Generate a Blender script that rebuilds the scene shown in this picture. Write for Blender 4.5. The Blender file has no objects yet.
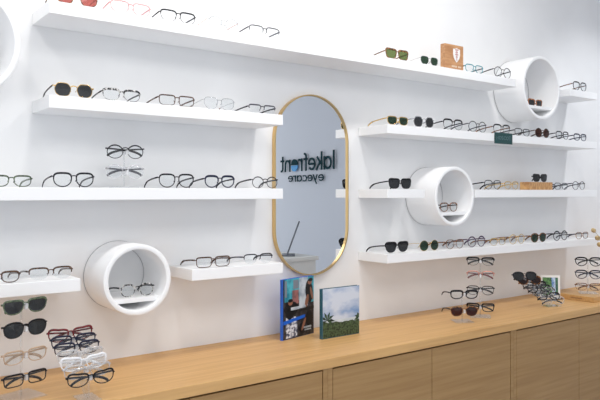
import bpy, bmesh, math, random
from math import sin, cos, tan, atan, radians as R, pi
from mathutils import Vector, Matrix
random.seed(4)
scene = bpy.context.scene
COL = scene.collection

# ------------------------------------------------------------ camera
YAW = 36.87
CAM = (0.0, -2.4, 1.53)
cd = bpy.data.cameras.new('camera'); cam = bpy.data.objects.new('camera', cd); COL.objects.link(cam)
cam.location = CAM; cam.rotation_euler = (R(90), 0, R(-YAW))
cd.sensor_width = 36; cd.lens = 660/600*36; cd.shift_y = -7/600; cd.clip_start = .05
scene.camera = cam
# ------------------------------------------------------------ world, lights, exposure
w = bpy.data.worlds.new('world'); scene.world = w; w.use_nodes = True
bg = w.node_tree.nodes['Background']; bg.inputs[0].default_value = (.91, .95, 1.0, 1); bg.inputs[1].default_value = 1.22
vs = scene.view_settings; vs.view_transform = 'Standard'; vs.look = 'None'; vs.gamma = 1; vs.exposure = 0.04
scene.view_settings.use_curve_mapping = False
cy = scene.cycles; cy.max_bounces = 14; cy.diffuse_bounces = 8; cy.glossy_bounces = 5; cy.transparent_max_bounces = 48
def area(name, loc, tgt, sx, sy, power, color=(1, 1, 1), spread=180):
    l = bpy.data.lights.new(name, 'AREA'); l.shape = 'RECTANGLE'; l.size = sx; l.size_y = sy
    l.energy = power; l.color = color; l.spread = R(spread)
    o = bpy.data.objects.new(name, l); COL.objects.link(o); o.location = loc
    o.rotation_euler = (Vector(tgt)-Vector(loc)).to_track_quat('-Z', 'Y').to_euler()
    return o
WARM = (1.0, .98, .95)
for i, (x, p) in enumerate(((-.2, 4.2), (.75, 5), (1.75, 6.5), (2.75, 5.5))):
    area('ceiling_spot', (x, -.95, 3.12), (x, -.25, 1.4), .16, .16, p, WARM, 150)
area('ceiling_spot', (4.25, -.8, 3.12), (4.25, -.35, 1.0), .16, .16, 5, (.95, .97, 1), 95)
area('ceiling_fill', (.8, -2.4, 3.12), (.8, -1.5, 0.6), 2.6, 1.2, 40, (1, .99, .975))  # added soft fill from overhead, not a real fixture

# ------------------------------------------------------------ materials
MATS = {}
def mat(name, color, rough=.5, metal=0, spec=.5, coat=0):
    if name in MATS: return MATS[name]
    m = bpy.data.materials.new(name); m.use_nodes = True
    b = m.node_tree.nodes['Principled BSDF']
    b.inputs['Base Color'].default_value = (*color, 1); b.inputs['Roughness'].default_value = rough
    b.inputs['Metallic'].default_value = metal; b.inputs['Specular IOR Level'].default_value = spec
    b.inputs['Coat Weight'].default_value = coat
    MATS[name] = m; return m
def noisy(name, c1, c2, scale, rough=.5, detail=3, stretch=(1, 1, 1), bump=0, spec=.5, pos=(.4, .6), metal=0):
    if name in MATS: return MATS[name]
    m = mat(name, c1, rough, metal, spec); nt = m.node_tree; N = nt.nodes; L = nt.links
    tc = N.new('ShaderNodeTexCoord'); mp = N.new('ShaderNodeMapping'); nz = N.new('ShaderNodeTexNoise'); cr = N.new('ShaderNodeValToRGB')
    mp.inputs['Scale'].default_value = stretch
    nz.inputs['Scale'].default_value = scale; nz.inputs['Detail'].default_value = detail
    cr.color_ramp.elements[0].position = pos[0]; cr.color_ramp.elements[1].position = pos[1]
    cr.color_ramp.elements[0].color = (*c1, 1); cr.color_ramp.elements[1].color = (*c2, 1)
    L.new(tc.outputs['Object'], mp.inputs[0]); L.new(mp.outputs[0], nz.inputs['Vector']); L.new(nz.outputs[0], cr.inputs[0])
    L.new(cr.outputs[0], N['Principled BSDF'].inputs['Base Color'])
    if bump:
        bp = N.new('ShaderNodeBump'); bp.inputs['Strength'].default_value = bump; bp.inputs['Distance'].default_value = .002
        L.new(nz.outputs[0], bp.inputs['Height']); L.new(bp.outputs[0], N['Principled BSDF'].inputs['Normal'])
    return m
def seethrough(name, tint, gloss=.12, haze=0.0, hazecol=(.9, .9, .9)):
    """thin clear sheet: tinted transparency, fresnel reflection, a little milky body"""
    if name in MATS: return MATS[name]
    m = bpy.data.materials.new(name); m.use_nodes = True; nt = m.node_tree; N = nt.nodes; L = nt.links
    N.remove(N['Principled BSDF']); out = N['Material Output']
    tr = N.new('ShaderNodeBsdfTransparent'); tr.inputs[0].default_value = (*tint, 1)
    gl = N.new('ShaderNodeBsdfGlossy'); gl.inputs['Roughness'].default_value = .04
    df = N.new('ShaderNodeBsdfDiffuse'); df.inputs[0].default_value = (*hazecol, 1)
    fr = N.new('ShaderNodeLayerWeight'); fr.inputs[0].default_value = .5
    pw = N.new('ShaderNodeMath'); pw.operation = 'POWER'; pw.inputs[1].default_value = 4
    ad = N.new('ShaderNodeMath'); ad.operation = 'MULTIPLY_ADD'; ad.inputs[1].default_value = .5; ad.inputs[2].default_value = gloss*.4
    m1 = N.new('ShaderNodeMixShader'); m1.inputs[0].default_value = haze
    m2 = N.new('ShaderNodeMixShader')
    L.new(tr.outputs[0], m1.inputs[1]); L.new(df.outputs[0], m1.inputs[2])
    L.new(fr.outputs['Facing'], pw.inputs[0]); L.new(pw.outputs[0], ad.inputs[0]); L.new(ad.outputs[0], m2.inputs[0])
    L.new(m1.outputs[0], m2.inputs[1]); L.new(gl.outputs[0], m2.inputs[2]); L.new(m2.outputs[0], out.inputs[0])
    MATS[name] = m; return m

WALL = noisy('wall_paint', (.80, .80, .80), (.83, .83, .83), 3, .75)
WHITE = mat('shelf_white', (.88, .88, .88), .42)
GROOVE = mat('groove_grey', (.48, .48, .49), .8)
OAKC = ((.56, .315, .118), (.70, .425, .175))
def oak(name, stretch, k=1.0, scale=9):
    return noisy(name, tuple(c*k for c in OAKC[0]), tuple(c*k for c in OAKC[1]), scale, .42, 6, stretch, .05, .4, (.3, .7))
OAK = oak('oak_top', (.25, 6, 6)); OAK_SHADED = oak('oak_front_shaded', (.3, 5, 9), .57)  # same oak; the shade on the cabinet fronts is darkened into its colour
GOLD = mat('brushed_gold', (.72, .50, .23), .28, 1)
DARK = mat('dark_gap', (.02, .016, .012), .8)
LENS = seethrough('clear_lens', (.965, .975, .98), .05, .015)
ACRYL = seethrough('clear_acrylic', (.975, .98, .985), .20, .06, (.95, .95, .96))
PEG_GLINT = seethrough('peg_acrylic_glint', (.96, .965, .97), .5, .42, (.95, .95, .96))  # clear pegs, white glints painted in as haze
CLEARF = seethrough('clear_acetate', (.93, .93, .94), .25, .30, (.85, .85, .86))
TORT = noisy('tortoise', (.025, .012, .008), (.33, .13, .04), 130, .25, 2)
BWTORT = noisy('black_white_marble', (.012, .012, .014), (.65, .63, .6), 120, .25, 1, (1, 1, 1), 0, .5, (.5, .56))

# ------------------------------------------------------------ mesh helpers
def link(name, bm, mats, parent=None, smooth=False):
    me = bpy.data.meshes.new(name)
    bmesh.ops.recalc_face_normals(bm, faces=bm.faces)
    bm.to_mesh(me); bm.free()
    for m in (mats if isinstance(mats, (list, tuple)) else [mats]): me.materials.append(m)
    if smooth:
        for p in me.polygons: p.use_smooth = True
    o = bpy.data.objects.new(name, me); COL.objects.link(o)
    if parent: o.parent = parent
    return o
def props(o, label, cat, group=None, kind=None):
    if label: o['label'] = label
    if cat: o['category'] = cat
    if group: o['group'] = group
    if kind: o['kind'] = kind
    return o
def thing(name, label, cat, loc=(0, 0, 0), rz=0, group=None):
    o = bpy.data.objects.new(name, None); COL.objects.link(o); o.empty_display_size = .05
    o.location = loc; o.rotation_euler = (0, 0, R(rz)); return props(o, label, cat, group)
def box(bm, lo, hi, mi=0, bevel=0):
    vs_ = [bm.verts.new((x, y, z)) for z in (lo[2], hi[2]) for y in (lo[1], hi[1]) for x in (lo[0], hi[0])]
    fs = [bm.faces.new([vs_[i] for i in f]) for f in ((0, 2, 3, 1), (4, 5, 7, 6), (0, 1, 5, 4), (2, 6, 7, 3), (0, 4, 6, 2), (1, 3, 7, 5))]
    for f in fs: f.material_index = mi
    if bevel:
        es = list({e for f in fs for e in f.edges})
        bmesh.ops.bevel(bm, geom=es, offset=bevel, segments=2, affect='EDGES', profile=.5)
    return fs
def mbox(name, lo, hi, m, parent=None, bevel=0):
    bm = bmesh.new(); box(bm, lo, hi, 0, bevel); return link(name, bm, m, parent)
def sweep(bm, pts, radii, closed=False, up=Vector((0, 1, 0)), seg=8, mi=0):
    """tube with an elliptic section: radii = list of (in-plane r, r along up)"""
    n = len(pts); rings = []
    for i, p in enumerate(pts):
        a = pts[(i-1) % n] if (closed or i > 0) else pts[i]
        b = pts[(i+1) % n] if (closed or i < n-1) else pts[i]
        t = (b-a).normalized(); s = t.cross(up)
        if s.length < 1e-4: s = t.cross(Vector((1, 0, 0)))
        s.normalize(); u = s.cross(t).normalized(); rr = radii[i] if isinstance(radii, list) else radii
        rings.append([bm.verts.new(p + s*(rr[0]*cos(2*pi*k/seg)) + u*(rr[1]*sin(2*pi*k/seg))) for k in range(seg)])
    for i in range(n if closed else n-1):
        A, B = rings[i], rings[(i+1) % n]
        for k in range(seg):
            f = bm.faces.new((A[k], A[(k+1) % seg], B[(k+1) % seg], B[k])); f.material_index = mi
    if not closed:
        bm.faces.new(rings[0][::-1]).material_index = mi; bm.faces.new(rings[-1]).material_index = mi
def prism(bm, pts, ax, a, b, mi=0):
    """extrude closed 2-D outline; ax='y': pts are (x,z); ax='z': pts are (x,y)"""
    mk = (lambda p, q: (p[0], q, p[1])) if ax == 'y' else (lambda p, q: (p[0], p[1], q))
    A = [bm.verts.new(mk(p, a)) for p in pts]; B = [bm.verts.new(mk(p, b)) for p in pts]; n = len(pts)
    fs = [bm.faces.new(A), bm.faces.new(B[::-1])] + [bm.faces.new((A[i], B[i], B[(i+1) % n], A[(i+1) % n])) for i in range(n)]
    for f in fs: f.material_index = mi
    return fs
def X(px, y=-.2):
    """distance along the wall of what the camera sees in picture column px at depth y"""
    return (2.4+y)*tan(R(YAW)+atan((px-300)/660))
def depth(px, y):
    a = atan((px-300)/660); return (2.4+y)*cos(a)/cos(R(YAW)+a)
def Z(py, px, y): return 1.53-(py-193)*depth(px, y)/660

# ------------------------------------------------------------ the setting
props(mbox('wall_back', (-3.2, 0, 0), (4.9, .12, 3.2), WALL), None, None, None, 'structure')
props(mbox('floor', (-3.2, -7.6, -.1), (7, .12, 0), noisy('floor_grey', (.43, .46, .53), (.50, .53, .60), 2, .5)), None, None, None, 'structure')
props(mbox('ceiling', (-3.2, -7.6, 3.2), (7, .12, 3.3), mat('ceiling_white', (.85, .85, .85), .8)), None, None, None, 'structure')
wd = Vector((.179, -.984, 0)); wn = Vector((-.984, -.179, 0)); w0 = Vector((5.6, -4.299, 0)) - wn*.03
bm = bmesh.new()
a = w0 - wd*4.3; b = w0 + wd*3.2
q = [a, b, b-wn*.12, a-wn*.12]
prism(bm, [(p.x, p.y) for p in q], 'z', 0, 3.2)
props(link('wall_right', bm, mat('side_wall_grey', (.66, .68, .72), .8)), None, None, None, 'structure')

# ------------------------------------------------------------ shelves
def shelf(x0, x1, z0, label, z1=None):
    o = mbox('wall_shelf', (0, -.2, 0), (x1-x0, 0, .042), WHITE, None, .0015)
    o.location = (x0, -.0005, z0); props(o, label, 'shelf', 'white floating wall shelves'); return o
ZA, ZB, ZC, ZD = 2.115, 1.807, 1.506, 1.203
shelf(.633, 3.14, ZA, 'longest white floating shelf, running high from left edge to top round niche')
shelf(3.678, 3.985, ZA, 'very short white floating shelf right of the top right round niche')
shelf(.633, 1.563, ZB, 'white floating shelf second from top, left of the mirror')
shelf(2.155, 3.985, ZB, 'white floating shelf second from top, right of the mirror, with dark green sign')
shelf(-.55, 1.563, ZC, 'white floating shelf at eye level left of the mirror')
shelf(2.155, 2.409, ZC, 'short white floating shelf between the mirror and the middle round niche')
shelf(2.79, 3.985, ZC, 'white floating shelf holding a wooden riser, right of the middle round niche')
shelf(-.55, .735, ZD, 'low white floating shelf at left edge, left of the smallest round niche')
shelf(1.149, 1.563, ZD, 'short low white floating shelf between smallest round niche and the mirror')
shelf(2.155, 3.985, ZD, 'lowest white floating shelf right of the mirror, above the display stands')

# ------------------------------------------------------------ round niches
def niche(cx, cz, D, label, shelf_dz=None, L=.2, wall=.019):
    t = thing('round_niche', label, 'display niche', (cx, -.0005, cz), 0, 'round white display niches')
    bm = bmesh.new(); ro = D/2; ri = ro-wall; r = .005
    prof = [(ri, -.0005)] + [(ri, -L+r)] + [(ri+r*(1-cos(a)), -L+r-r*sin(a)) for a in (pi/4, pi/2)] + \
           [(ro-r+r*sin(a), -L+r-r*cos(a)) for a in (0, pi/4, pi/2)] + [(ro, -.004), (ro-.004, -.004), (ro-.004, -.0005)]
    n = 96; rings = [[bm.verts.new((p[0]*cos(2*pi*k/n), p[1], p[0]*sin(2*pi*k/n))) for p in prof] for k in range(n)]
    m = len(prof)
    for k in range(n):
        for j in range(m):
            f = bm.faces.new((rings[k][j], rings[(k+1) % n][j], rings[(k+1) % n][(j+1) % m], rings[k][(j+1) % m]))
            f.smooth = True
            if j in (m-3, m-2): f.material_index = 1
            # last bit of the inner face reads as a dark joint too
    o = link('ring', bm, [WHITE, GROOVE], t)
    for p in o.data.polygons: p.use_smooth = True
    o.data.set_sharp_from_angle(angle=R(25))
    bm = bmesh.new()
    sweep(bm, [Vector(((ro+.0006)*cos(2*pi*k/96), -.0014, (ro+.0006)*sin(2*pi*k/96))) for k in range(96)], (.0010, .0010), True, seg=6); link('outer_joint', bm, GROOVE, t)
    bm = bmesh.new()                                         # joint where the inner face meets the wall
    pts = [Vector(((ri-.0006)*cos(2*pi*k/96), -.0016, (ri-.0006)*sin(2*pi*k/96))) for k in range(96)]
    sweep(bm, pts, (.0012, .0012), True, seg=6); link('wall_joint', bm, GROOVE, t)
    if shelf_dz:
        th = .016; zt = -shelf_dz; zb = zt-th
        xt = math.sqrt(ri*ri-zt*zt)-.0005; xb = math.sqrt(ri*ri-zb*zb)-.0005
        bm = bmesh.new(); prism(bm, [(-xt, zt), (xt, zt), (xb, zb), (-xb, zb)], 'y', -L+.012, -.004)
        link('shelf', bm, WHITE, t)
    return t
niche(.364, 2.0, .365, 'large round white niche cut off by the top left corner')
niche(3.39, 2.134, .365, 'large round white niche at top right with tortoiseshell sunglasses inside', .104)
niche(2.632, 1.513, .302, 'medium round white niche right of the mirror at eye level', .080)
niche(.9388, 1.224, .252, 'smallest round white niche at lower left, patterned glasses inside', .064)

# ------------------------------------------------------------ mirror
def stadium(cx, cz, hw, hh, n=40):
    pts = []
    for k in range(n+1):
        a = pi*k/n; pts.append((cx+hw*cos(a), cz+hh-hw+hw*sin(a)))
    for k in range(n+1):
        a = pi+pi*k/n; pts.append((cx+hw*cos(a), cz-hh+hw+hw*sin(a)))
    return pts
t = thing('wall_mirror', 'tall pill-shaped mirror with thin gold frame hanging on the white wall', 'mirror', (1.8595, 0, 1.5665))
hw, hh = .2135, .4135
bm = bmesh.new(); fo = stadium(0, 0, hw, hh); fi = stadium(0, 0, hw-.006, hh-.006); n = len(fo)
V = [[bm.verts.new((p[0], y, p[1])) for p in o] for (o, y) in ((fo, -.0005), (fo, -.022), (fi, -.022), (fi, -.0005))]
for j in range(4):
    A, B = V[j], V[(j+1) % 4]
    for i in range(n): bm.faces.new((A[i], A[(i+1) % n], B[(i+1) % n], B[i]))
link('frame', bm, GOLD, t)
bm = bmesh.new(); prism(bm, stadium(0, 0, hw-.0064, hh-.0064), 'y', -.001, -.014)
link('mirror_glass', bm, mat('silvered_glass', (.93, .94, .95), .0, 1), t)

# ------------------------------------------------------------ counter and cabinets
ct = mbox('countertop', (-.735, -.48, .87), (4.75, 0, .908), OAK, None, .002); ct.location.y = -.0005
props(ct, 'long light oak countertop under the shelves carrying books and display stands', 'countertop')
for i in range(5):
    x0 = -.735+.0 + i*1.1535; x1 = x0+1.1535
    if i == 4: x1 = min(x1, 4.75)
    lab = ['leftmost oak base cabinet under the counter, beyond the left edge', 'oak base cabinet below the display stands at lower left',
           'oak base cabinet below and right of the two books', 'oak base cabinet below the cascading rack of glasses at right',
           'oak base cabinet at the far right end of the counter'][i]
    t = thing('base_cabinet', lab, 'cabinet', (x0, 0, 0), 0, 'oak cabinets under the counter'); W = x1-x0
    bm = bmesh.new(); box(bm, (.0005, -.452, .08), (W-.0005, -.001, .8695))
    box(bm, (.0005, -.4785, .08), (.0225, -.4525, .8695)); box(bm, (W-.0225, -.4785, .08), (W-.0005, -.4525, .8695))
    link('body', bm, OAK_SHADED, t)
    mbox('plinth', (.001, -.42, .0), (W-.001, -.002, .0795), DARK, t)
    mid = W/2; g = .0035
    for (a, b) in ((.0225+g, mid-g/2), (mid+g/2, W-.0225-g)):
        mbox('door', (a, -.4775, .085), (b, -.4535, .8695-.006), OAK_SHADED, t, .001)

# ------------------------------------------------------------ glasses
def lens_outline(sh, a, b, n=36):
    S = {'round': (2.0, 0, 0), 'panto': (2.35, .07, .0), 'rect': (4.2, .04, 0), 'soft': (3.0, .06, 0), 'way': (3.6, .11, .10),
         'cat': (2.7, .08, .30), 'club': (2.9, .14, .06), 'pilot': (2.5, .15, -.08)}
    pts = []
    if sh == 'hex':
        P = [(1, .12), (.62, 1), (-.55, 1), (-1, .25), (-.72, -.8), (-.3, -1), (.35, -1), (.82, -.65)]
        m = len(P); per = n//m+1
        for i in range(m):
            p, q = P[i], P[(i+1) % m]
            for k in range(per):
                s = k/per; pts.append([p[0]+(q[0]-p[0])*s, p[1]+(q[1]-p[1])*s])
        for _ in range(2):
            pts = [[(pts[i-1][0]+2*pts[i][0]+pts[(i+1) % len(pts)][0])/4, (pts[i-1][1]+2*pts[i][1]+pts[(i+1) % len(pts)][1])/4] for i in range(len(pts))]
        return [(x*a, z*b) for x, z in pts]
    e, tp, lift = S[sh]
    for k in range(n):
        t = 2*pi*k/n; c, s = cos(t), sin(t)
        e2 = e if sh in ('round', 'pilot') else (e+.9 if s > 0 else max(2.05, e-.6))
        x = (abs(c)**(2/e2))*(1 if c >= 0 else -1); z = (abs(s)**(2/e2))*(1 if s >= 0 else -1)
        x2 = x*(1+tp*z); z2 = z + lift*max(0, x)*max(0, z)
        pts.append((x2*a, z2*b))
    return pts
DIM = {'round': (.0235, .0225), 'panto': (.0245, .0215), 'rect': (.0265, .0175), 'soft': (.026, .019), 'way': (.0265, .0200),
       'cat': (.0265, .0185), 'club': (.0255, .0195), 'pilot': (.0275, .0235), 'hex': (.0255, .0225)}
def glasses(loc, rz, sh, fm, tm, lm, label, group, style='full', W=.14, rim=.0021, fold=False, tip=None, sun=False, tilt=0, lenslab=None):
    """style: full rim, 'half' (rim only above), 'brow' (heavy top, thin wire below), 'wire' (thin metal)"""
    a, b = DIM[sh]; k = (W-.026)/(4*a); a *= k; b *= k*.90
    kind = 'sunglasses' if sun else 'eyeglasses'
    t = thing(kind, label, kind, loc, rz, group); t.rotation_euler.x = R(tilt)
    rim = .0010 if style == 'wire' else rim*1.35
    base = b+rim; cx = a+.0085; curve = .55
    wrap = lambda x: curve*x*x
    hz = base + b*.52; hx = W/2
    fb = bmesh.new(); out = lens_outline(sh, a, b)
    for s in (-1, 1):
        pts = [Vector((s*(cx+p[0]), wrap(cx+p[0]), base+p[1])) for p in out]
        n = len(pts)
        if style == 'half':
            idx = [i for i in range(n) if out[i][1] > -b*.15]
            start = next(i for i in range(n) if out[i-1][1] <= -b*.15 and out[i][1] > -b*.15)
            ser = [(start+j) % n for j in range(len(idx))]
            sweep(fb, [pts[i] for i in ser], [(rim*(1.0+.7*max(0, out[i][1]/b)), .0018) for i in ser])
        elif style == 'brow':
            sweep(fb, pts, [(.0009+rim*1.35*max(0, out[i][1]/b)**.5, .0010+.0012*max(0, out[i][1]/b)) for i in range(n)], True)
        elif style == 'wire':
            sweep(fb, pts, (.0009, .0009), True, seg=6)
        else:
            sweep(fb, pts, [(rim*(.72+.62*max(0, out[i][1]/b)), .0018) for i in range(n)], True)
        # end piece out to the hinge
        ox = cx+max(p[0] for p in out if abs(p[1]-b*.52) < b*.35)
        er = .0012 if style == 'wire' else .0026
        sweep(fb, [Vector((s*(ox-.001), wrap(ox), hz)), Vector((s*(hx-.001), wrap(ox)+.001, hz)), Vector((s*hx, wrap(hx)+.004, hz))], (er, er*.8), seg=6, up=Vector((0, 0, 1)))
    # bridge
    zb = base+b*.50; ix = cx-a*.93
    br = .0010 if style == 'wire' else .0019
    sweep(fb, [Vector((ix*u, wrap(ix*u)-.0008, zb+.003*(1-u*u))) for u in (-1, -.6, -.2, .2, .6, 1)], (br, br), seg=6)
    for s in (-1, 1):                                        # nose pads
        sweep(fb, [Vector((s*(cx-a*.88), .002, base)), Vector((s*(cx-a*1.0), .007, base-.001)), Vector((s*(cx-a*1.02), .008, base-.006))], (.0011, .0011), seg=5)
    link('frame', fb, fm, t, True)
    for s in (-1, 1):
        lb = bmesh.new(); N = len(out)
        o2 = [(p[0]*.985, p[1]*.985) for p in out]
        F = [lb.verts.new((s*(cx+p[0]), wrap(cx+p[0])-.0006, base+p[1])) for p in o2]
        B = [lb.verts.new((s*(cx+p[0]), wrap(cx+p[0])+.0006, base+p[1])) for p in o2]
        fc = lb.verts.new((s*cx, wrap(cx)-.0016, base)); bc = lb.verts.new((s*cx, wrap(cx)-.0004, base))
        for i in range(N):
            j = (i+1) % N
            lb.faces.new((F[i], F[j], fc)); lb.faces.new((B[j], B[i], bc)); lb.faces.new((F[i], B[i], B[j], F[j]))
        lo = link('lens', lb, lm, t)
        if lenslab: lo['label'] = lenslab
    # temples
    tr = .0012 if style == 'wire' else .0030
    for s in (-1, 1):
        tb = bmesh.new(); y0 = wrap(hx)+.004
        prof = [(0, 0), (.03, -.0020), (.06, -.0046), (.088, -.0082), (.102, -.0110), (.115, -.0158), (.125, -.0214), (.131, -.0275)]
        # end of the temple comes down to the level of the lens bottoms when the glasses stand on a shelf
        drop = hz-.0022 if not fold else .027
        pts = []
        for L_, dz in prof:
            zz = hz + dz*drop/.0275
            if fold:
                yy = y0+(.004 if s < 0 else .009)
                pts.append(Vector((s*(hx-L_*.98), yy+.02*min(L_, .03)*(1 if L_ > 0 else 0), zz)))
            else:
                pts.append(Vector((s*(hx-.006*(L_/.135)), y0+L_, zz)))
        rad = [(tr*(.55 if i < 4 else .55), tr*(1.0 if i < 4 else 1.35)) for i in range(len(prof))]
        sweep(tb, pts[:5], rad[:5], seg=8, up=Vector((0, 0, 1)))
        if not tip: sweep(tb, pts[4:], rad[4:], seg=8, up=Vector((0, 0, 1)))
        to = link('temple', tb, tm, t, True)
        if tip:
            pb = bmesh.new(); sweep(pb, pts[4:], [(max(r_[0], .0016), max(r_[1], .0018)) for r_ in rad[4:]], seg=8, up=Vector((0, 0, 1)))
            link('temple_tip', pb, tip, to, True)
    return t
BLK = mat('black_acetate', (.006, .006, .008), .3, 0, .25); GRY = mat('charcoal_acetate', (.014, .015, .019), .3, 0, .25)
NAVY = mat('navy_acetate', (.008, .013, .038), .3, 0, .3); GREEN = noisy('green_acetate', (.03, .045, .03), (.13, .17, .10), 90, .25)
PINK = mat('pink_acetate', (.75, .36, .36), .3); RED = noisy('red_acetate', (.07, .006, .010), (.20, .02, .025), 90, .22)
BRN = noisy('brown_acetate', (.03, .016, .010), (.12, .06, .035), 100, .25); BEIGE = mat('beige_acetate', (.50, .36, .25), .3)
GLD = mat('gold_wire', (.75, .52, .22), .25, 1); SIL = mat('silver_wire', (.45, .45, .47), .25, 1); DKM = mat('dark_metal', (.018, .018, .022), .35, .2, .3)
GUN = mat('gunmetal_wire', (.07, .07, .085), .35, .5); ROSE = mat('rose_wire', (.62, .30, .24), .3, .8)
WHT = mat('white_acetate', (.85, .85, .87), .25); TEAL = mat('teal_acetate', (.03, .28, .33), .25)
PURP = mat('plum_acetate', (.06, .025, .07), .22); ORT = noisy('orange_tortoise', (.12, .03, .012), (.60, .24, .09), 110, .25)
def sunlens(name, c): return seethrough(name, c, .10, .0)
SB = seethrough('black_sun_lens', (.11, .115, .125), .08, .16, (.16, .165, .17)); SG = seethrough('green_sun_lens', (.20, .28, .22), .08, .05, (.05, .09, .06))
SGL = seethrough('light_green_sun_lens', (.42, .48, .28), .08, .1, (.2, .25, .12)); SP = seethrough('pink_sun_lens', (.72, .33, .30), .08, .3, (.6, .25, .22))
SBR = seethrough('brown_sun_lens', (.25, .12, .08), .08, .05, (.15, .06, .04)); SGY = seethrough('smoke_sun_lens', (.30, .33, .32), .08, .05, (.1, .1, .1))

YF = -.183
def on(px0, px1, ztop, sh, fm, tm, lm, look, where, group, **k):
    x0, x1 = X(px0, YF), X(px1, YF); W = min(.152, max(.128, x1-x0)); xm = (x0+x1)/2
    glasses((xm, YF, ztop+.0004), 0, sh, fm, tm, lm, look+', '+where, group, W=W, **k)
def row(ztop, group, where, items):
    for it in items:
        px0, px1, sh, fm, tm, lm, look, pos = it[:8]; k = it[8] if len(it) > 8 else {}
        on(px0, px1, ztop, sh, fm, tm, lm, look, pos+' '+where, group, **k)
S = dict(sun=True)
T = .0425
row(ZA+T, 'glasses on the long top shelf', 'on long top shelf', [
 (54, 99, 'hex', TORT, TORT, SP, 'tortoiseshell sunglasses with pink lenses', 'leftmost', dict(sun=True, rim=.0018)),
 (110, 151, 'soft', PINK, PINK, LENS, 'pale pink eyeglasses', 'second from left', dict(rim=.0011)),
 (160, 196, 'soft', DKM, DKM, LENS, 'dark browline eyeglasses', 'third from left', dict(style='brow', rim=.0012, tip=BLK)),
 (208, 239, 'round', SIL, ROSE, LENS, 'faint clear round eyeglasses with reddish temples', 'fourth from left', dict(style='wire')),
 (248, 281, 'soft', GUN, GUN, LENS, 'grey half-rim eyeglasses', 'fifth from left', dict(style='half', rim=.0010, tip=BLK)),
 (385.5, 409, 'way', TORT, TORT, SGL, 'tortoiseshell sunglasses with light green lenses', 'right of the mirror', dict(sun=True, rim=.0028)),
 (420.5, 438.5, 'panto', SIL, SIL, SG, 'thin metal round sunglasses with green lenses', 'left of wooden block', dict(sun=True, style='wire')),
 (465.5, 483.5, 'soft', TEAL, BLK, LENS, 'teal and black eyeglasses', 'right of wooden block', dict(rim=.0014)),
 (494, 511.5, 'round', BLK, BLK, LENS, 'black round eyeglasses', 'rightmost', dict(rim=.0012))])
row(ZA+T, None, '', [(572, 588, 'panto', BLK, TORT, LENS, 'dark tortoiseshell eyeglasses', 'alone on very short top right shelf', dict(rim=.0022))])
row(ZB+T, 'glasses on the second left shelf', 'on second left shelf', [
 (53, 94, 'hex', GLD, BLK, SB, 'gold-rimmed sunglasses with black lenses', 'leftmost', dict(sun=True, rim=.0008)),
 (102, 141, 'soft', BWTORT, BLK, LENS, 'black and white marbled browline eyeglasses', 'second', dict(style='brow', rim=.0016)),
 (158.5, 195, 'rect', BRN, BRN, LENS, 'dark brown rectangular eyeglasses', 'middle', dict(rim=.0014)),
 (203.5, 235, 'panto', SIL, SIL, LENS, 'thin silver round wire eyeglasses', 'fourth', dict(style='wire', tip=TORT)),
 (248.5, 276, 'rect', GUN, DKM, LENS, 'dark grey rectangular half-rim eyeglasses', 'rightmost', dict(style='half', rim=.0012))])
row(ZC+T, 'glasses on the eye-level left shelf', 'on eye-level left shelf', [
 (-10, 32, 'soft', GREEN, GREEN, LENS, 'green rectangular eyeglasses', 'cut off at far left', dict(rim=.0016)),
 (52.5, 94.5, 'panto', GRY, GRY, LENS, 'charcoal rounded eyeglasses', 'left of the clear stand', dict(rim=.0019)),
 (158.5, 194.5, 'panto', BLK, BLK, LENS, 'black rounded eyeglasses', 'first right of the clear stand', dict(rim=.0018)),
 (204.5, 235, 'panto', NAVY, BLK, LENS, 'thick black rounded eyeglasses', 'second right of clear stand', dict(rim=.0024)),
 (253, 277, 'round', DKM, DKM, LENS, 'thin black round eyeglasses', 'in front of mirror edge', dict(rim=.0012))])
row(ZD+T, 'glasses on the low left shelf', 'on low left shelf', [
 (-23, 20, 'soft', BRN, BRN, LENS, 'dark olive brown eyeglasses', 'cut off at left edge', dict(rim=.0018)),
 (28, 73, 'soft', BRN, BRN, LENS, 'thin plum brown half-rim eyeglasses', 'right end', dict(style='half', rim=.0013))])
row(ZD+T, 'glasses on the short low shelf by the mirror', 'on short low shelf beside mirror', [
 (195.5, 231, 'rect', BRN, BRN, LENS, 'brown squarish eyeglasses', 'left pair', dict(rim=.0016)),
 (243.5, 273, 'soft', DKM, GUN, LENS, 'thin dark half-rim eyeglasses', 'right pair', dict(style='half', rim=.0011, tip=BLK))])
row(ZB+T, 'glasses on the second right shelf', 'on second right shelf', [
 (387.2, 408.5, 'soft', GLD, GLD, SG, 'gold sunglasses with dark green lenses', 'leftmost', dict(sun=True, rim=.0014)),
 (413.3, 434.5, 'hex', CLEARF, SIL, SB, 'clear-framed sunglasses with charcoal lenses', 'second from left', dict(sun=True, rim=.0015)),
 (443, 463.3, 'panto', BLK, BLK, LENS, 'black eyeglasses', 'third from left', dict(style='brow', rim=.0020)),
 (468.6, 486.8, 'round', GRY, GUN, LENS, 'charcoal round eyeglasses', 'fourth from left', dict(rim=.0013)),
 (493.5, 510.3, 'panto', BLK, TORT, LENS, 'black eyeglasses above the green sign', 'fifth', dict(style='brow', rim=.0018)),
 (514.8, 530, 'soft', DKM, DKM, LENS, 'thin dark eyeglasses right of the green sign', 'sixth', dict(rim=.0013)),
 (535.3, 549.6, 'round', BRN, BRN, SBR, 'round sunglasses with reddish brown lenses', 'seventh', dict(sun=True, rim=.0018)),
 (556, 568.8, 'panto', BLK, BLK, LENS, 'black rounded eyeglasses', 'second from right', dict(rim=.0020)),
 (574, 586.6, 'soft', NAVY, NAVY, LENS, 'dark blue eyeglasses', 'rightmost', dict(rim=.0024))])
row(ZC+T, None, '', [(389, 411.5, 'way', BLK, BLK, SB, 'chunky black sunglasses', 'alone on short shelf right of mirror', dict(sun=True, rim=.0028))])
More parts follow.
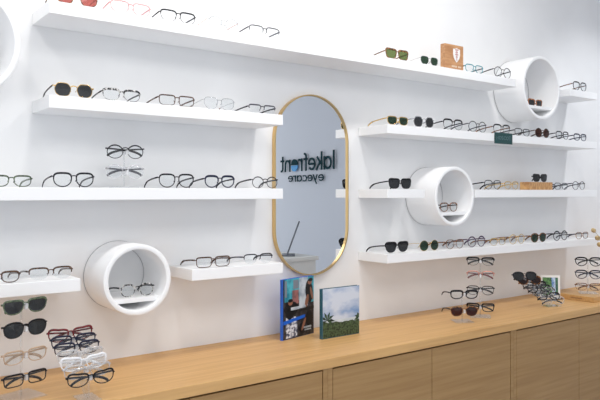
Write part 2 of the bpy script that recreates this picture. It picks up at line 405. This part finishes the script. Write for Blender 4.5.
row(ZC+T, 'glasses on the shelf with the wooden riser', 'wooden riser', [
 (484.5, 501.3, 'panto', DKM, BLK, LENS, 'dark metal eyeglasses with black tips', 'second pair left of', dict(rim=.0013, tip=BLK)),
 (504.5, 518.7, 'panto', GLD, GLD, LENS, 'gold eyeglasses', 'touching distance left of', dict(rim=.0016)),
 (554.6, 568, 'soft', GUN, DKM, LENS, 'thin grey eyeglasses', 'first pair right of', dict(rim=.0012)),
 (572.6, 585.2, 'round', GRY, GUN, LENS, 'grey round eyeglasses', 'second pair right of', dict(rim=.0012))])
row(ZD+T, 'glasses on the lowest right shelf', 'on lowest right shelf', [
 (384, 410, 'club', BLK, BLK, SB, 'black browline sunglasses', 'leftmost', dict(sun=True, style='brow', rim=.0036)),
 (419.5, 439.2, 'round', GLD, GLD, SG, 'round gold sunglasses with green lenses', 'second from left', dict(sun=True, style='wire')),
 (446, 464, 'panto', TORT, TORT, LENS, 'thin gold and tortoiseshell eyeglasses', 'third from left', dict(rim=.0011)),
 (467.8, 485.6, 'round', PURP, PURP, LENS, 'dark plum round eyeglasses', 'fourth from left', dict(rim=.0021)),
 (490.3, 506, 'soft', GLD, TORT, LENS, 'thin gold eyeglasses with brown temples', 'fifth from left', dict(style='brow', rim=.0012)),
 (509.4, 525, 'round', GLD, TORT, LENS, 'gold round wire eyeglasses', 'sixth from left', dict(rim=.0012)),
 (531, 546.6, 'pilot', TORT, TORT, SG, 'tortoiseshell sunglasses with dark lenses', 'seventh from left', dict(sun=True, rim=.0020)),
 (553.6, 567.8, 'round', BLK, BLK, LENS, 'black round eyeglasses', 'second from right', dict(rim=.0022)),
 (576, 588.6, 'soft', TORT, GUN, LENS, 'thin brown eyeglasses', 'rightmost', dict(rim=.0013))])
# inside the niches
glasses((X(138, -.17), -.165, 1.1604), 0, 'hex', BWTORT, BLK, LENS, 'black and white patterned eyeglasses inside the smallest round niche', 'glasses inside the round niches', W=.13, rim=.0017)
glasses((X(448.5, -.17)+.01, -.165, 1.4334), 0, 'panto', TORT, BLK, LENS, 'dark red and black eyeglasses inside the medium round niche', 'glasses inside the round niches', W=.135, rim=.0018)
glasses((X(535.5, -.15), -.15, 2.0304), 0, 'way', ORT, ORT, SB, 'orange tortoiseshell sunglasses inside the large top right round niche', 'glasses inside the round niches', W=.14, rim=.0022, sun=True)

# ------------------------------------------------------------ clear display stands
def stand(x, y, z, rz, levels, label, group='clear acrylic glasses stands', plate=.10):
    """upright acrylic pole with a nose peg per level; levels = heights of the glasses' bottoms above z"""
    t = thing('display_stand', label, 'display stand', (x, y, z), rz, group)
    mbox('base', (-plate/2, -plate/2, .0003), (plate/2, plate/2, .0045), ACRYL, t, .0008)
    top = max(levels)+.034
    bm = bmesh.new(); sweep(bm, [Vector((0, 0, .005)), Vector((0, 0, top))], (.0035, .0035), seg=10, up=Vector((0, 1, 0))); link('pole', bm, ACRYL, t, True)
    for h in levels:
        bm = bmesh.new(); zc = h+.0315
        prism(bm, [(-.0045, zc-.016), (.0045, zc-.016), (.0045, zc-.002), (.002, zc+.001), (-.002, zc+.001), (-.0045, zc-.002)], 'y', -.034, -.0045)
        link('nose_peg', bm, PEG_GLINT, t)
    return t
def hang(x, y, z, rz, h, off, *a, **k):
    v = Matrix.Rotation(R(rz), 3, 'Z') @ Vector((0, -off, 0))
    glasses((x+v.x, y+v.y, z+h), rz, *a, **k)
CT = .908
# lower left, tall stand
gx, gy = .528, -.275
stand(gx, gy, CT, 15, [.040, .107, .186, .256], 'clear stand at lower left edge holding four stacked pairs', plate=.11)
G = 'glasses on the stand at the lower left edge'
for h, sh, fm, lm, lab, k in ((.040, 'rect', GRY, LENS, 'dark rectangular eyeglasses, bottom pair on stand at lower left edge', dict(rim=.0018)),
        (.107, 'soft', BEIGE, LENS, 'beige eyeglasses, second from bottom on stand at lower left edge', dict(rim=.0016)),
        (.186, 'pilot', BLK, SB, 'large black sunglasses, second from top on stand at lower left edge', dict(rim=.0017, sun=True)),
        (.256, 'club', GREEN, SB, 'grey-green framed sunglasses, top pair on stand at lower left edge', dict(rim=.0020, sun=True))):
    hang(gx, gy, CT, 15, h, .028, sh, fm, fm, lm, lab, G, W=.143, fold=True, **k)
# lower left, sloping rack
def ramp(x, y, z, rz, n, dy, dz, h0, label, group='sloping clear racks'):
    """rack of n nose pegs climbing along +y"""
    t = thing('display_rack', label, 'display rack', (x, y, z), rz, group)
    mbox('base', (-.03, -.035, .0003), (.03, .055, .0045), ACRYL, t, .0008)
    bm = bmesh.new(); yt = (n-1)*dy; zt = h0+(n-1)*dz
    prism(bm, [(p, q) for p, q in ((-.003, .005), (.003, .005), (.003, 1), (-.003, 1))], 'y', 0, .001); bm.clear()
    A = [(-.004, .0), (yt+.012, .0)]
    def Q(yy, zz): return [bm.verts.new((sx*.003, yy, zz)) for sx in (-1, 1)]
    c = [Q(.0, .0048), Q(.035, .0048), Q(yt+.012, zt+.010), Q(yt+.012, zt+.026), Q(.0, h0+.026)]
    for i in range(5): bm.faces.new((c[i][0], c[i][1], c[(i+1) % 5][1], c[(i+1) % 5][0]))
    bm.faces.new([q[0] for q in c]); bm.faces.new([q[1] for q in c][::-1])
    link('spine', bm, ACRYL, t)
    for i in range(n):
        zc = h0+i*dz+.030; yy = i*dy; bm = bmesh.new()
        prism(bm, [(-.0045, zc-.014), (.0045, zc-.014), (.0045, zc-.002), (.002, zc+.001), (-.002, zc+.001), (-.0045, zc-.002)], 'y', yy-.020, yy-.0005)
        link('nose_peg', bm, PEG_GLINT, t)
    return t
rx, ry = .683, -.43
n = 7; dy, dz, h0 = .0315, .0165, .047
ramp(rx, ry, CT, 0, n, dy, dz, h0, 'clear sloping rack stacked with seven pairs near the lower left corner')
G = 'glasses cascading on the lower left rack'
P = [('cat', BLK, LENS, 'black eyeglasses, frontmost and lowest on the lower left sloping rack', dict(rim=.0016)),
     ('soft', CLEARF, LENS, 'clear eyeglasses, just behind the frontmost black pair on lower left rack', dict(rim=.0018)),
     ('cat', WHT, LENS, 'white cat-eye eyeglasses in the middle of the lower left rack', dict(rim=.0022)),
     ('soft', CLEARF, LENS, 'clear eyeglasses, just behind the white pair on lower left rack', dict(rim=.0018)),
     ('soft', NAVY, LENS, 'dark blue eyeglasses, third from the top of the lower left rack', dict(rim=.0018)),
     ('soft', NAVY, LENS, 'dark blue eyeglasses, just below the red pair on lower left rack', dict(rim=.0018)),
     ('cat', RED, LENS, 'dark red cat-eye eyeglasses, topmost on the lower left sloping rack', dict(rim=.0020))]
for i, (sh, fm, lm, lab, k) in enumerate(P):
    glasses((rx, ry+i*dy-.0215, CT+h0+i*dz), 0, sh, fm, fm, lm, lab, G, W=.145, fold=True, **k)
# stand on the eye-level shelf
sx = X(125, -.11)
stand(sx, -.10, ZC+T, 0, [.032, .104], 'small clear stand with two pairs on the eye-level left shelf', plate=.08)
G = 'glasses on the stand on the eye-level shelf'
hang(sx, -.10, ZC+T, -12, .104, .028, 'round', DKM, BLK, LENS, 'dark round eyeglasses, upper pair on small stand on eye-level shelf', G, W=.135, rim=.0014, fold=True)
hang(sx, -.10, ZC+T, -12, .032, .028, 'round', CLEARF, GUN, LENS, 'clear eyeglasses with grey temples, lower pair on small eye-level stand', G, W=.135, rim=.0016, fold=True)
# right: tall and short stands
gx, gy = 2.72, -.286
stand(gx, gy, CT, -50, [.028, .112, .186, .258], 'taller clear stand with four pairs on the counter right of the books')
G = 'glasses on the taller stand on the counter'
for h, sh, fm, tm, lab, k in ((.028, 'way', BLK, BLK, 'black eyeglasses, bottom pair on the taller counter stand', dict(rim=.0022)),
        (.112, 'panto', BLK, DKM, 'thin black eyeglasses, second from bottom on the taller counter stand', dict(rim=.0013)),
        (.186, 'panto', ROSE, RED, 'thin pinkish eyeglasses, second from top on the taller counter stand', dict(style='half', rim=.0012)),
        (.258, 'club', BLK, BLK, 'black browline eyeglasses, top pair on the taller counter stand', dict(style='brow', rim=.0020))):
    hang(gx, gy, CT, -50, h, .028, sh, fm, tm, LENS, lab, G, W=.136, fold=True, **k)
gx, gy = 2.544, -.316
stand(gx, gy, CT, -30, [.030, .112], 'shorter clear stand with two pairs, left of the taller stand', plate=.09)
G = 'glasses on the shorter stand on the counter'
hang(gx, gy, CT, -30, .112, .028, 'soft', GRY, BLK, LENS, 'thick black eyeglasses, upper pair on the shorter counter stand', G, W=.14, rim=.0028)
hang(gx, gy, CT, -30, .030, .028, 'pilot', TORT, BLK, SBR, 'brown sunglasses, lower pair on the shorter counter stand', G, W=.14, rim=.0015, sun=True)
# cascading rack at right
A0 = Vector((X(553, -.33), -.33)); B0 = Vector((X(525, -.27), -.27))
rzz = math.degrees(math.atan2(-(B0.x-A0.x), B0.y-A0.y))
n = 7; dist = (B0-A0).length; dy = dist/(n-1); dz = .0225; h0 = .012
ramp(A0.x, A0.y, CT, rzz, n, dy, dz, h0, 'clear sloping rack crowded with dark glasses in front of small picture', )
G = 'glasses cascading on the right rack'
P = [('soft', CLEARF, LENS, 'clear grey eyeglasses, lowest on the right sloping rack', dict(rim=.0018)),
     ('soft', BLK, LENS, 'black eyeglasses, second lowest on the right sloping rack', dict(rim=.0027)),
     ('panto', BWTORT, LENS, 'speckled black and white eyeglasses, third lowest on the right rack', dict(rim=.0027)),
     ('soft', BLK, LENS, 'charcoal eyeglasses in the middle of the right sloping rack', dict(rim=.0027)),
     ('rect', BLK, LENS, 'black rectangular eyeglasses, third from top on the right rack', dict(rim=.0030)),
     ('pilot', TORT, SBR, 'brown tortoiseshell sunglasses, second from top on the right rack', dict(rim=.0027, sun=True)),
     ('pilot', BLK, SB, 'large black sunglasses, topmost on the right sloping rack', dict(rim=.0027, sun=True))]
u = (B0-A0).normalized()
for i, (sh, fm, lm, lab, k) in enumerate(P):
    rr = -28; v = Matrix.Rotation(R(rr), 3, 'Z') @ Vector((0, -.012, 0))
    glasses((A0.x+u.x*i*dy+v.x-.004, A0.y+u.y*i*dy+v.y, CT+h0+i*dz), rr, sh, fm, fm if fm is not CLEARF else BLK, lm, lab, G, W=.14, fold=True, tilt=-18, **k)
# wooden tray with a stand at the right edge
tr = thing('wooden_tray', 'low oak tray on the counter at the right edge under a glasses stand', 'tray', (3.57, -.41, CT+.0004))
bm = bmesh.new(); box(bm, (0, 0, 0), (.36, .21, .030), 0, .002); link('body', bm, oak('tray_oak', (1, 7, 7), .9, 12), tr)
bm = bmesh.new()
for i in range(10): box(bm, (-.0008, .135-i*.007, .011), (-.0001, .139-i*.007, .018))
link('engraved_lettering', bm, mat('engraved_brown', (.22, .11, .05), .7), tr)
gx, gy = 3.70, -.30
stand(gx, gy, CT+.031, -52, [.018, .085, .160], 'clear stand with three pairs on the oak tray at right edge')
G = 'glasses on the stand on the oak tray'
for h, sh, fm, lab, k in ((.018, 'soft', TORT, 'reddish brown eyeglasses, bottom pair on the oak tray stand', dict(rim=.0013)),
        (.085, 'panto', NAVY, 'dark blue rounded eyeglasses, middle pair on the oak tray stand', dict(rim=.0022)),
        (.160, 'panto', BLK, 'black rounded eyeglasses, top pair on the oak tray stand', dict(rim=.0024))):
    hang(gx, gy, CT+.031, -52, h, .028, sh, fm, fm, LENS, lab, G, W=.148, fold=True, **k)

# ------------------------------------------------------------ wooden block with shield, wooden riser, green sign
bx0, bx1 = X(445, -.185), X(463.3, -.185)
t = thing('wooden_block', 'square wooden block with a white shield emblem on the long top shelf', 'display block', (bx0, -.185, ZA+T))
WD = noisy('warm_wood', (.42, .20, .085), (.56, .30, .14), 14, .5, 5, (.6, 5, 5), .05)
bw = bx1-bx0; bh = .126
mbox('body', (0, 0, .0), (bw, .030, bh), WD, t, .001)
bm = bmesh.new(); sw = .026; cxs = bw*.62; czs = bh*.60
shield = [(-1, 1.15), (-.5, 1.2), (0, 1.35), (.5, 1.2), (1, 1.15), (1, .1), (.8, -.6), (.4, -1.1), (0, -1.45), (-.4, -1.1), (-.8, -.6), (-1, .1)]
prism(bm, [(cxs+p[0]*sw, czs+p[1]*sw) for p in shield], 'y', -.0015, -.0001); link('shield_emblem', bm, mat('emblem_white', (.85, .84, .82), .5), t)
bm = bmesh.new()
for z_, hw_ in ((1.0, .55), (.55, .40), (.1, .5), (-.35, .3)):
    prism(bm, [(cxs-hw_*sw, czs+z_*sw-.0035), (cxs+hw_*sw, czs+z_*sw-.0035), (cxs+hw_*.8*sw, czs+z_*sw+.0035), (cxs-hw_*.8*sw, czs+z_*sw+.0035)], 'y', -.0022, -.0016)
prism(bm, [(cxs-.003, czs-1.1*sw), (cxs+.003, czs-1.1*sw), (cxs+.003, czs+1.1*sw), (cxs-.003, czs+1.1*sw)], 'y', -.0026, -.0023)
link('crest_figure', bm, mat('crest_rose', (.55, .32, .30), .5), t)
bm = bmesh.new()
for i in range(9):
    if i == 5: continue
    x = cxs-.036+i*.0082
    prism(bm, [(x, .012), (x+.0055, .012), (x+.0055, .0205), (x, .0205)], 'y', -.0008, -.0001)
link('lettering', bm, mat('pale_print', (.75, .62, .48), .5), t)
rx0, rx1 = X(529, -.19), X(552.6, -.19)
RW = noisy('riser_wood', (.40, .19, .07), (.62, .36, .15), 10, .45, 4, (12, 3, 4), .05)
o = mbox('wooden_riser', (0, 0, 0), (rx1-rx0, .06, .044), RW, None, .001); o.location = (rx0, -.19, ZC+T)
props(o, 'low warm wooden block on right shelf carrying black sunglasses', 'display block')
glasses((X(540, -.17), -.172, ZC+T+.0445), 0, 'way', BLK, BLK, SB, 'black sunglasses standing on top of the wooden riser', None, W=.14, rim=.0028, sun=True, fold=True)
sx0, sx1 = X(494, -.2), X(511.6, -.2)
t = thing('shelf_sign', 'small dark green sign clipped to the front of the second right shelf', 'sign', ((sx0+sx1)/2, -.2015, ZB+.043-.055))
hw_ = (sx1-sx0)/2
mbox('plate', (-hw_, -.004, 0), (hw_, -.0005, .060), mat('sign_green', (.010, .055, .055), .4), t, .0005)
# faint lettering, five capitals too soft to read in the photograph
bm = bmesh.new()

def stroke(bm, pts, wd_, y0, y1, mi=0):
    """flat thick polyline in x,z"""
    P = [Vector((p[0], p[1])) for p in pts]; Lf, Rt = [], []
    for i, p in enumerate(P):
        a = P[max(0, i-1)]; b = P[min(len(P)-1, i+1)]; d = (b-a).normalized(); nrm = Vector((-d.y, d.x))*wd_/2
        Lf.append(p+nrm); Rt.append(p-nrm)
    for i in range(len(P)-1): prism(bm, [tuple(Lf[i]), tuple(Rt[i]), tuple(Rt[i+1]), tuple(Lf[i+1])], 'y', y0, y1, mi)
def arc(cx, cz, r, a0, a1, n=14): return [(cx+r*cos(R(a0+(a1-a0)*k/n)), cz+r*sin(R(a0+(a1-a0)*k/n))) for k in range(n+1)]
caps = {'M': [[(0, 0), (0, 1), (.35, .4), (.7, 1), (.7, 0)]], 'O': [arc(.35, .5, .4, 0, 360)], 'S': [arc(.3, .73, .24, 20, 270) + arc(.3, .26, .24, 90, -160)],
        'C': [arc(.38, .5, .42, 45, 315)], 'T': [[(0, 1), (.7, 1)], [(.35, 0), (.35, 1)]]}
xx = -hw_*.80; hgt = .020; sc_ = hw_*1.6/5.0
for ch in 'MOSCOT':
    for st in caps[ch]: stroke(bm, [(xx+p[0]*sc_, .022+p[1]*hgt) for p in st], .0028, -.0048, -.0041)
    xx += sc_*.86
link('lettering', bm, mat('sign_grey', (.11, .19, .20), .5), t)

# ------------------------------------------------------------ books
def book(name, x, y, z, rz, w_, h_, th, label, cover, spine, extra):
    t = thing(name, label, 'book', (x, y, z), rz, 'books standing on the counter')
    bm = bmesh.new(); box(bm, (0, 0, 0), (w_, .0022, h_)); box(bm, (0, th-.0022, 0), (w_, th, h_)); box(bm, (0, .0022, 0), (.0025, th-.0022, h_))
    link('cover', bm, spine, t)
    mbox('pages', (.003, .0026, .003), (w_-.004, th-.0026, h_-.003), mat('paper', (.82, .81, .78), .8), t)
    bm = bmesh.new(); ms = extra(bm, w_, h_); o = link('front_picture', bm, ms, t)
    return t
def poly(bm, pts, mi, lay=0): prism(bm, pts, 'y', -.0005-.00022*lay, -.0001-.00022*lay, mi)
def ell(cx, cz, a, b, n=14, rot=0): return [(cx+a*cos(2*pi*k/n)*cos(rot)-b*sin(2*pi*k/n)*sin(rot), cz+a*cos(2*pi*k/n)*sin(rot)+b*sin(2*pi*k/n)*cos(rot)) for k in range(n)]
def cover1(bm, w_, h_):
    ms = [noisy('print_dark', (.012, .012, .015), (.05, .045, .05), 60, .35), noisy('print_teal', (.02, .20, .28), (.08, .42, .50), 25, .35), noisy('print_coral', (.20, .10, .10), (.42, .16, .14), 25, .35),
          noisy('print_pale', (.30, .35, .42), (.62, .66, .70), 18, .35), mat('print_blue', (.01, .12, .62), .35), mat('print_skin', (.30, .13, .08), .35),
          noisy('print_mixed', (.05, .06, .12), (.75, .76, .82), 70, .35, 2), mat('print_black', (.006, .006, .008), .35), mat('print_grey', (.20, .22, .26), .35)]
    def r(x0, z0, x1, z1, mi, lay): poly(bm, [(x0*w_, z0*h_), (x1*w_, z0*h_), (x1*w_, z1*h_), (x0*w_, z1*h_)], mi, lay)
    r(.02, .003, .995, .997, 0, 0)
    r(.06, .62, .52, .997, 1, 1); r(.52, .5, .80, .997, 3, 1); r(.80, .55, .995, .997, 1, 1); r(.30, .57, .50, .80, 2, 2)
    r(.07, .70, .13, .97, 8, 2); r(.33, .82, .5, .97, 8, 2)
    poly(bm, ell(.27*w_, .50*h_, .22*w_, .12*h_), 7, 3)
    poly(bm, ell(.24*w_, .60*h_, .07*w_, .045*h_), 5, 4); poly(bm, ell(.24*w_, .635*h_, .075*w_, .03*h_), 7, 5)
    poly(bm, ell(.84*w_, .74*h_, .12*w_, .20*h_, rot=.1), 7, 3); poly(bm, ell(.86*w_, .90*h_, .07*w_, .045*h_), 5, 4); poly(bm, ell(.88*w_, .935*h_, .08*w_, .03*h_), 7, 5)
    poly(bm, ell(.92*w_, .70*h_, .035*w_, .12*h_, rot=.3), 5, 5); poly(bm, ell(.76*w_, .58*h_, .05*w_, .12*h_, rot=-.3), 5, 5)
    r(.25, .47, .72, .52, 3, 6); r(.52, .43, .995, .48, 7, 6)
    r(.10, .02, .45, .36, 6, 4); poly(bm, ell(.22*w_, .42*h_, .12*w_, .10*h_), 7, 5); poly(bm, ell(.38*w_, .20*h_, .06*w_, .16*h_), 6, 6)
    poly(bm, ell(.62*w_, .14*h_, .10*w_, .10*h_), 7, 5); poly(bm, ell(.66*w_, .20*h_, .035*w_, .12*h_, rot=-.5), 5, 6); poly(bm, ell(.84*w_, .28*h_, .12*w_, .14*h_), 7, 5)
    poly(bm, [(.02*w_, .25*h_), (.70*w_, .31*h_), (.70*w_, .36*h_), (.02*w_, .31*h_)], 4, 7)
    for i in range(7): r(.66+i*.036, .125, .686+i*.036, .155, 3, 7)
    for i in range(6): r(.69+i*.036, .085, .716+i*.036, .108, 3, 7)
    return ms
def cover2(bm, w_, h_):
    sky = noisy('print_sky', (.15, .27, .50), (.60, .64, .72), 8, .4, 4, (1, 1, 1.9), 0, .5, (.30, .56))
    fol = noisy('print_foliage', (.010, .022, .010), (.065, .11, .045), 110, .4, 4)
    fol2 = noisy('print_palm', (.004, .014, .008), (.03, .08, .03), 60, .4, 3)
    haze = noisy('print_haze', (.50, .56, .60), (.62, .66, .70), 12, .4, 3, (1, 1, 4))
    poly(bm, [(.02*w_, .003), (.997*w_, .003), (.997*w_, .997*h_), (.02*w_, .997*h_)], 0, 0)
    poly(bm, [(.02*w_, .25*h_), (.997*w_, .25*h_), (.997*w_, .36*h_), (.02*w_, .36*h_)], 3, 1)
    top = [(.997*w_, .30*h_)]
    rnd = random.Random(2)
    for k in range(24): top.append(((.97-.94*k/24)*w_, (.285+.03*rnd.random()+.04*max(0, (k-14)/10))*h_))
    poly(bm, [(.02*w_, .003), (.997*w_, .003)] + top + [(.02*w_, .36*h_)], 1, 2)
    for (ax, az, an) in ((.13, .36, 0), (.13, .36, 35), (.13, .36, 70), (.13, .36, 110), (.13, .36, 150), (.13, .36, 195), (.13, .36, -30), (.99, .34, 110), (.99, .34, 150), (.99, .34, 190)):
        a_ = R(an); L_ = .045 if ax < .5 else .03; d = (cos(a_), sin(a_)); nn = (-d[1]*.006, d[0]*.006)
        p = [(ax*w_, az*h_), (ax*w_+d[0]*L_*.5+nn[0], az*h_+d[1]*L_*.5+nn[1]), (ax*w_+d[0]*L_, az*h_+d[1]*L_-.006), (ax*w_+d[0]*L_*.5-nn[0], az*h_+d[1]*L_*.5-nn[1])]
        p = [(min(.997*w_, max(.02*w_, q[0])), q[1]) for q in p]
        poly(bm, p, 2, 3)
    return [sky, fol, fol2, haze]
B1 = Vector((1.599, -.133)); E1 = Vector((1.814, -.082))
book('book', 1.605, -.137, CT+.0003, 13, .209, .256, .013, 'taller book with blue spine and crowd of people on cover, below mirror', None, mat('book_blue', (.015, .12, .60), .35), cover1)
book('book', 1.754, -.217, CT+.0003, 0, .211, .213, .017, 'shorter square book with cloudy sky and green trees on cover', None, mat('book_teal', (.02, .10, .14), .35), cover2)

# ------------------------------------------------------------ small framed picture
t = thing('picture_frame', 'small white-bordered card with green and blue picture behind right rack', 'picture', (X(550.5, -.17), -.17, CT+.0004), -50)
t.rotation_euler.x = R(-6)
bm = bmesh.new(); box(bm, (-.055, 0, 0), (.055, .008, .135), 0, .001); link('border', bm, mat('card_white', (.86, .86, .85), .5), t)
bm = bmesh.new()
prism(bm, [(-.043, .018), (.012, .018), (.006, .122), (-.043, .122)], 'y', -.0006, -.0001, 0)
prism(bm, [(.012, .018), (.030, .018), (.028, .122), (.006, .122)], 'y', -.0006, -.0001, 1)
prism(bm, [(.030, .018), (.043, .018), (.043, .122), (.028, .122)], 'y', -.0006, -.0001, 2)
link('picture', bm, [noisy('card_green', (.01, .06, .02), (.12, .30, .08), 60, .4), noisy('card_blue', (.10, .22, .50), (.55, .68, .82), 50, .4), noisy('card_deep', (.01, .04, .06), (.06, .20, .10), 60, .4)], t)
mbox('easel_leg', (-.012, .0085, .002), (.012, .040, .004), mat('card_white', (.86, .86, .85), .5), t)

# ------------------------------------------------------------ dried flowers in a vase at the right edge
t = thing('flower_vase', 'vase of dried tan seed heads peeking in at the right edge', 'vase', (4.06, -.28, CT+.0004))
bm = bmesh.new(); prof = [(.0, 0), (.035, 0), (.05, .03), (.052, .08), (.03, .13), (.022, .16), (.026, .175), (.021, .175), (.018, .16), (.0, .15)]
nn = 24; rings = [[bm.verts.new((p[0]*cos(2*pi*k/nn), p[0]*sin(2*pi*k/nn), p[1])) for k in range(nn)] for p in prof[1:-1]]
for A, B in zip(rings, rings[1:]):
    for k in range(nn): bm.faces.new((A[k], A[(k+1) % nn], B[(k+1) % nn], B[k]))
bm.faces.new(rings[0][::-1]); bm.faces.new(rings[-1])
link('vase_body', bm, mat('vase_white', (.75, .74, .72), .4), t, True)
TAN = noisy('dried_tan', (.42, .28, .12), (.62, .46, .24), 60, .7); STM = mat('dried_stem', (.38, .27, .13), .7)
for (px, py, yy, s_) in ((593.5, 230.5, -.30, 1.0), (597.5, 238, -.28, 1.1), (599.5, 244.5, -.31, 1.1), (603, 233, -.27, 1.1), (608, 226, -.29, 1.0), (612, 238, -.30, 1.1), (618, 230, -.27, 1)):
    wx, wz = X(px, yy), Z(py, px, yy); tip = Vector((wx-4.06, yy+.28, wz-CT))
    bm = bmesh.new(); b0 = Vector((tip.x*.05, tip.y*.05, .16)); mid = (b0+tip)/2 + Vector((.02, 0, .02))
    sweep(bm, [b0, b0.lerp(mid, .5)+Vector((.004, 0, .004)), mid, mid.lerp(tip, .5)+Vector((0, 0, .004)), tip], (.0012, .0012), seg=6, up=Vector((0, 1, 0)))
    st = link('stem', bm, STM, t, True)
    bm = bmesh.new(); d = (tip-mid).normalized()
    sweep(bm, [tip+d*q_ for q_ in (-.018, -.012, 0, .012, .018)], [(.003, .003), (.010*s_, .010*s_), (.014*s_, .014*s_), (.010*s_, .010*s_), (.004, .004)], seg=10, up=Vector((0, 1, 0)))
    link('seed_head', bm, TAN, st, True)

# ------------------------------------------------------------ what the mirror shows: sign on the side wall, desk
t = thing('wall_sign', 'dark teal letters and blue half disc on the side wall, seen in mirror', 'sign', (w0.x+wn.x*.0305, w0.y+wn.y*.0305, 0))
Mx = Matrix(((wd.x, -wn.x, 0), (wd.y, -wn.y, 0), (0, 0, 1))).to_4x4()
t.rotation_euler = Mx.to_euler()
TEALD = mat('sign_teal', (.002, .035, .045), .7, 0, .1); SKY = mat('sign_blue', (.05, .30, .62), .5)
K = 1.38
GL = {'l': (.36, [[(.12, 0), (.12, K)]]), 'a': (1.14, [arc(.50, .5, .41, 0, 360, 22), [(.91, 0), (.91, 1)]]),
      'k': (.92, [[(.12, 0), (.12, K)], [(.14, .42), (.72, 1)], [(.36, .60), (.78, 0)]]),
      'e': (1.06, [arc(.50, .5, .41, 0, 318, 20), [(.1, .5), (.91, .5)]]),
      'f': (.70, [[(.22, 0), (.22, 1.1)] + arc(.46, 1.10, .24, 180, 80, 6), [(.02, .92), (.56, .92)]]),
      'r': (.68, [[(.12, 0), (.12, 1)], arc(.45, .58, .33, 180, 60, 8)]),
      'n': (1.02, [[(.12, 0), (.12, 1)], arc(.47, .56, .35, 180, 0, 12) + [(.82, 0)]]),
      't': (.66, [[(.22, 1.3), (.22, .3)] + arc(.45, .30, .23, 180, 290, 7), [(.02, .92), (.56, .92)]]),
      'y': (.92, [[(.10, 1), (.48, .05)], [(.82, 1), (.40, -.05), (.22, -.38)]]),
      'c': (.96, [arc(.50, .5, .41, 50, 310, 18)]), 'o': (1.10, [])}
def sstroke(pts, u, sx_, zb, h, sw_):
    n_ = len(bm.verts); stroke(bm, [(p[0]*sx_/1.3, p[1]*h) for p in pts], sw_, -.010, 0)
    bm.verts.ensure_lookup_table()
    for v in bm.verts[n_:]: v.co.x = u+v.co.x*1.3; v.co.z += zb
def write(word, u0, u1, zb, h, sw_):
    global bm
    tot = sum(GL[c][0] for c in word); sx_ = (u1-u0)/tot; u = u0
    for c in word:
        adv, sts = GL[c]; bm = bmesh.new()
        if c == 'o':
            cxo = u+.5*sx_*1.05; r1 = .50
            def half(a0, a1): return [(cxo+r1*sx_*cos(R(q)), zb+h*(.5+r1*sin(R(q)))) for q in [a0+(a1-a0)*k/14 for k in range(15)]]
            prism(bm, half(2, 178), 'y', -.010, 0); link('letter', bm, TEALD, t)
            bm = bmesh.new(); prism(bm, half(182, 358), 'y', -.010, 0); o = link('half_disc', bm, SKY, t); o['label'] = 'blue lower half disc'
        else:
            for st in sts: sstroke(st, u, sx_, zb, h, sw_)
            link('letter', bm, TEALD, t)
        u += adv*sx_
write('lakefront', .03, 1.75, 1.848, .185, .030)
write('eyecare', .33, 1.47, 1.695, .095, .016)
# desk at the right of the room
dx1 = Vector((3.78, -2.38)); t = thing('reception_desk', 'white reception desk reflected at the bottom of the mirror', 'desk', (3.05, -2.95, 0))
DW = mat('desk_white', (.80, .80, .76), .5)
mbox('body', (.02, .02, 0), (.71, .55, .915), DW, t, .002); mbox('top', (0, 0, .916), (.73, .57, .95), DW, t, .003)
t = thing('tablet_stand', 'thin slanted grey screen on a flat foot on the desk, seen in mirror', 'tablet', (3.58, -2.58, .9504), -53)
SCR = mat('screen_grey', (.16, .18, .21), .4, .3)
mbox('foot', (-.09, -.06, 0), (.09, .06, .014), SCR, t, .002)
bm = bmesh.new(); box(bm, (-.09, -.007, 0), (.09, .007, .32), 0, .002); o = link('screen', bm, SCR, t); o.rotation_euler = (R(-20), 0, 0); o.location = (0, -.01, .016)
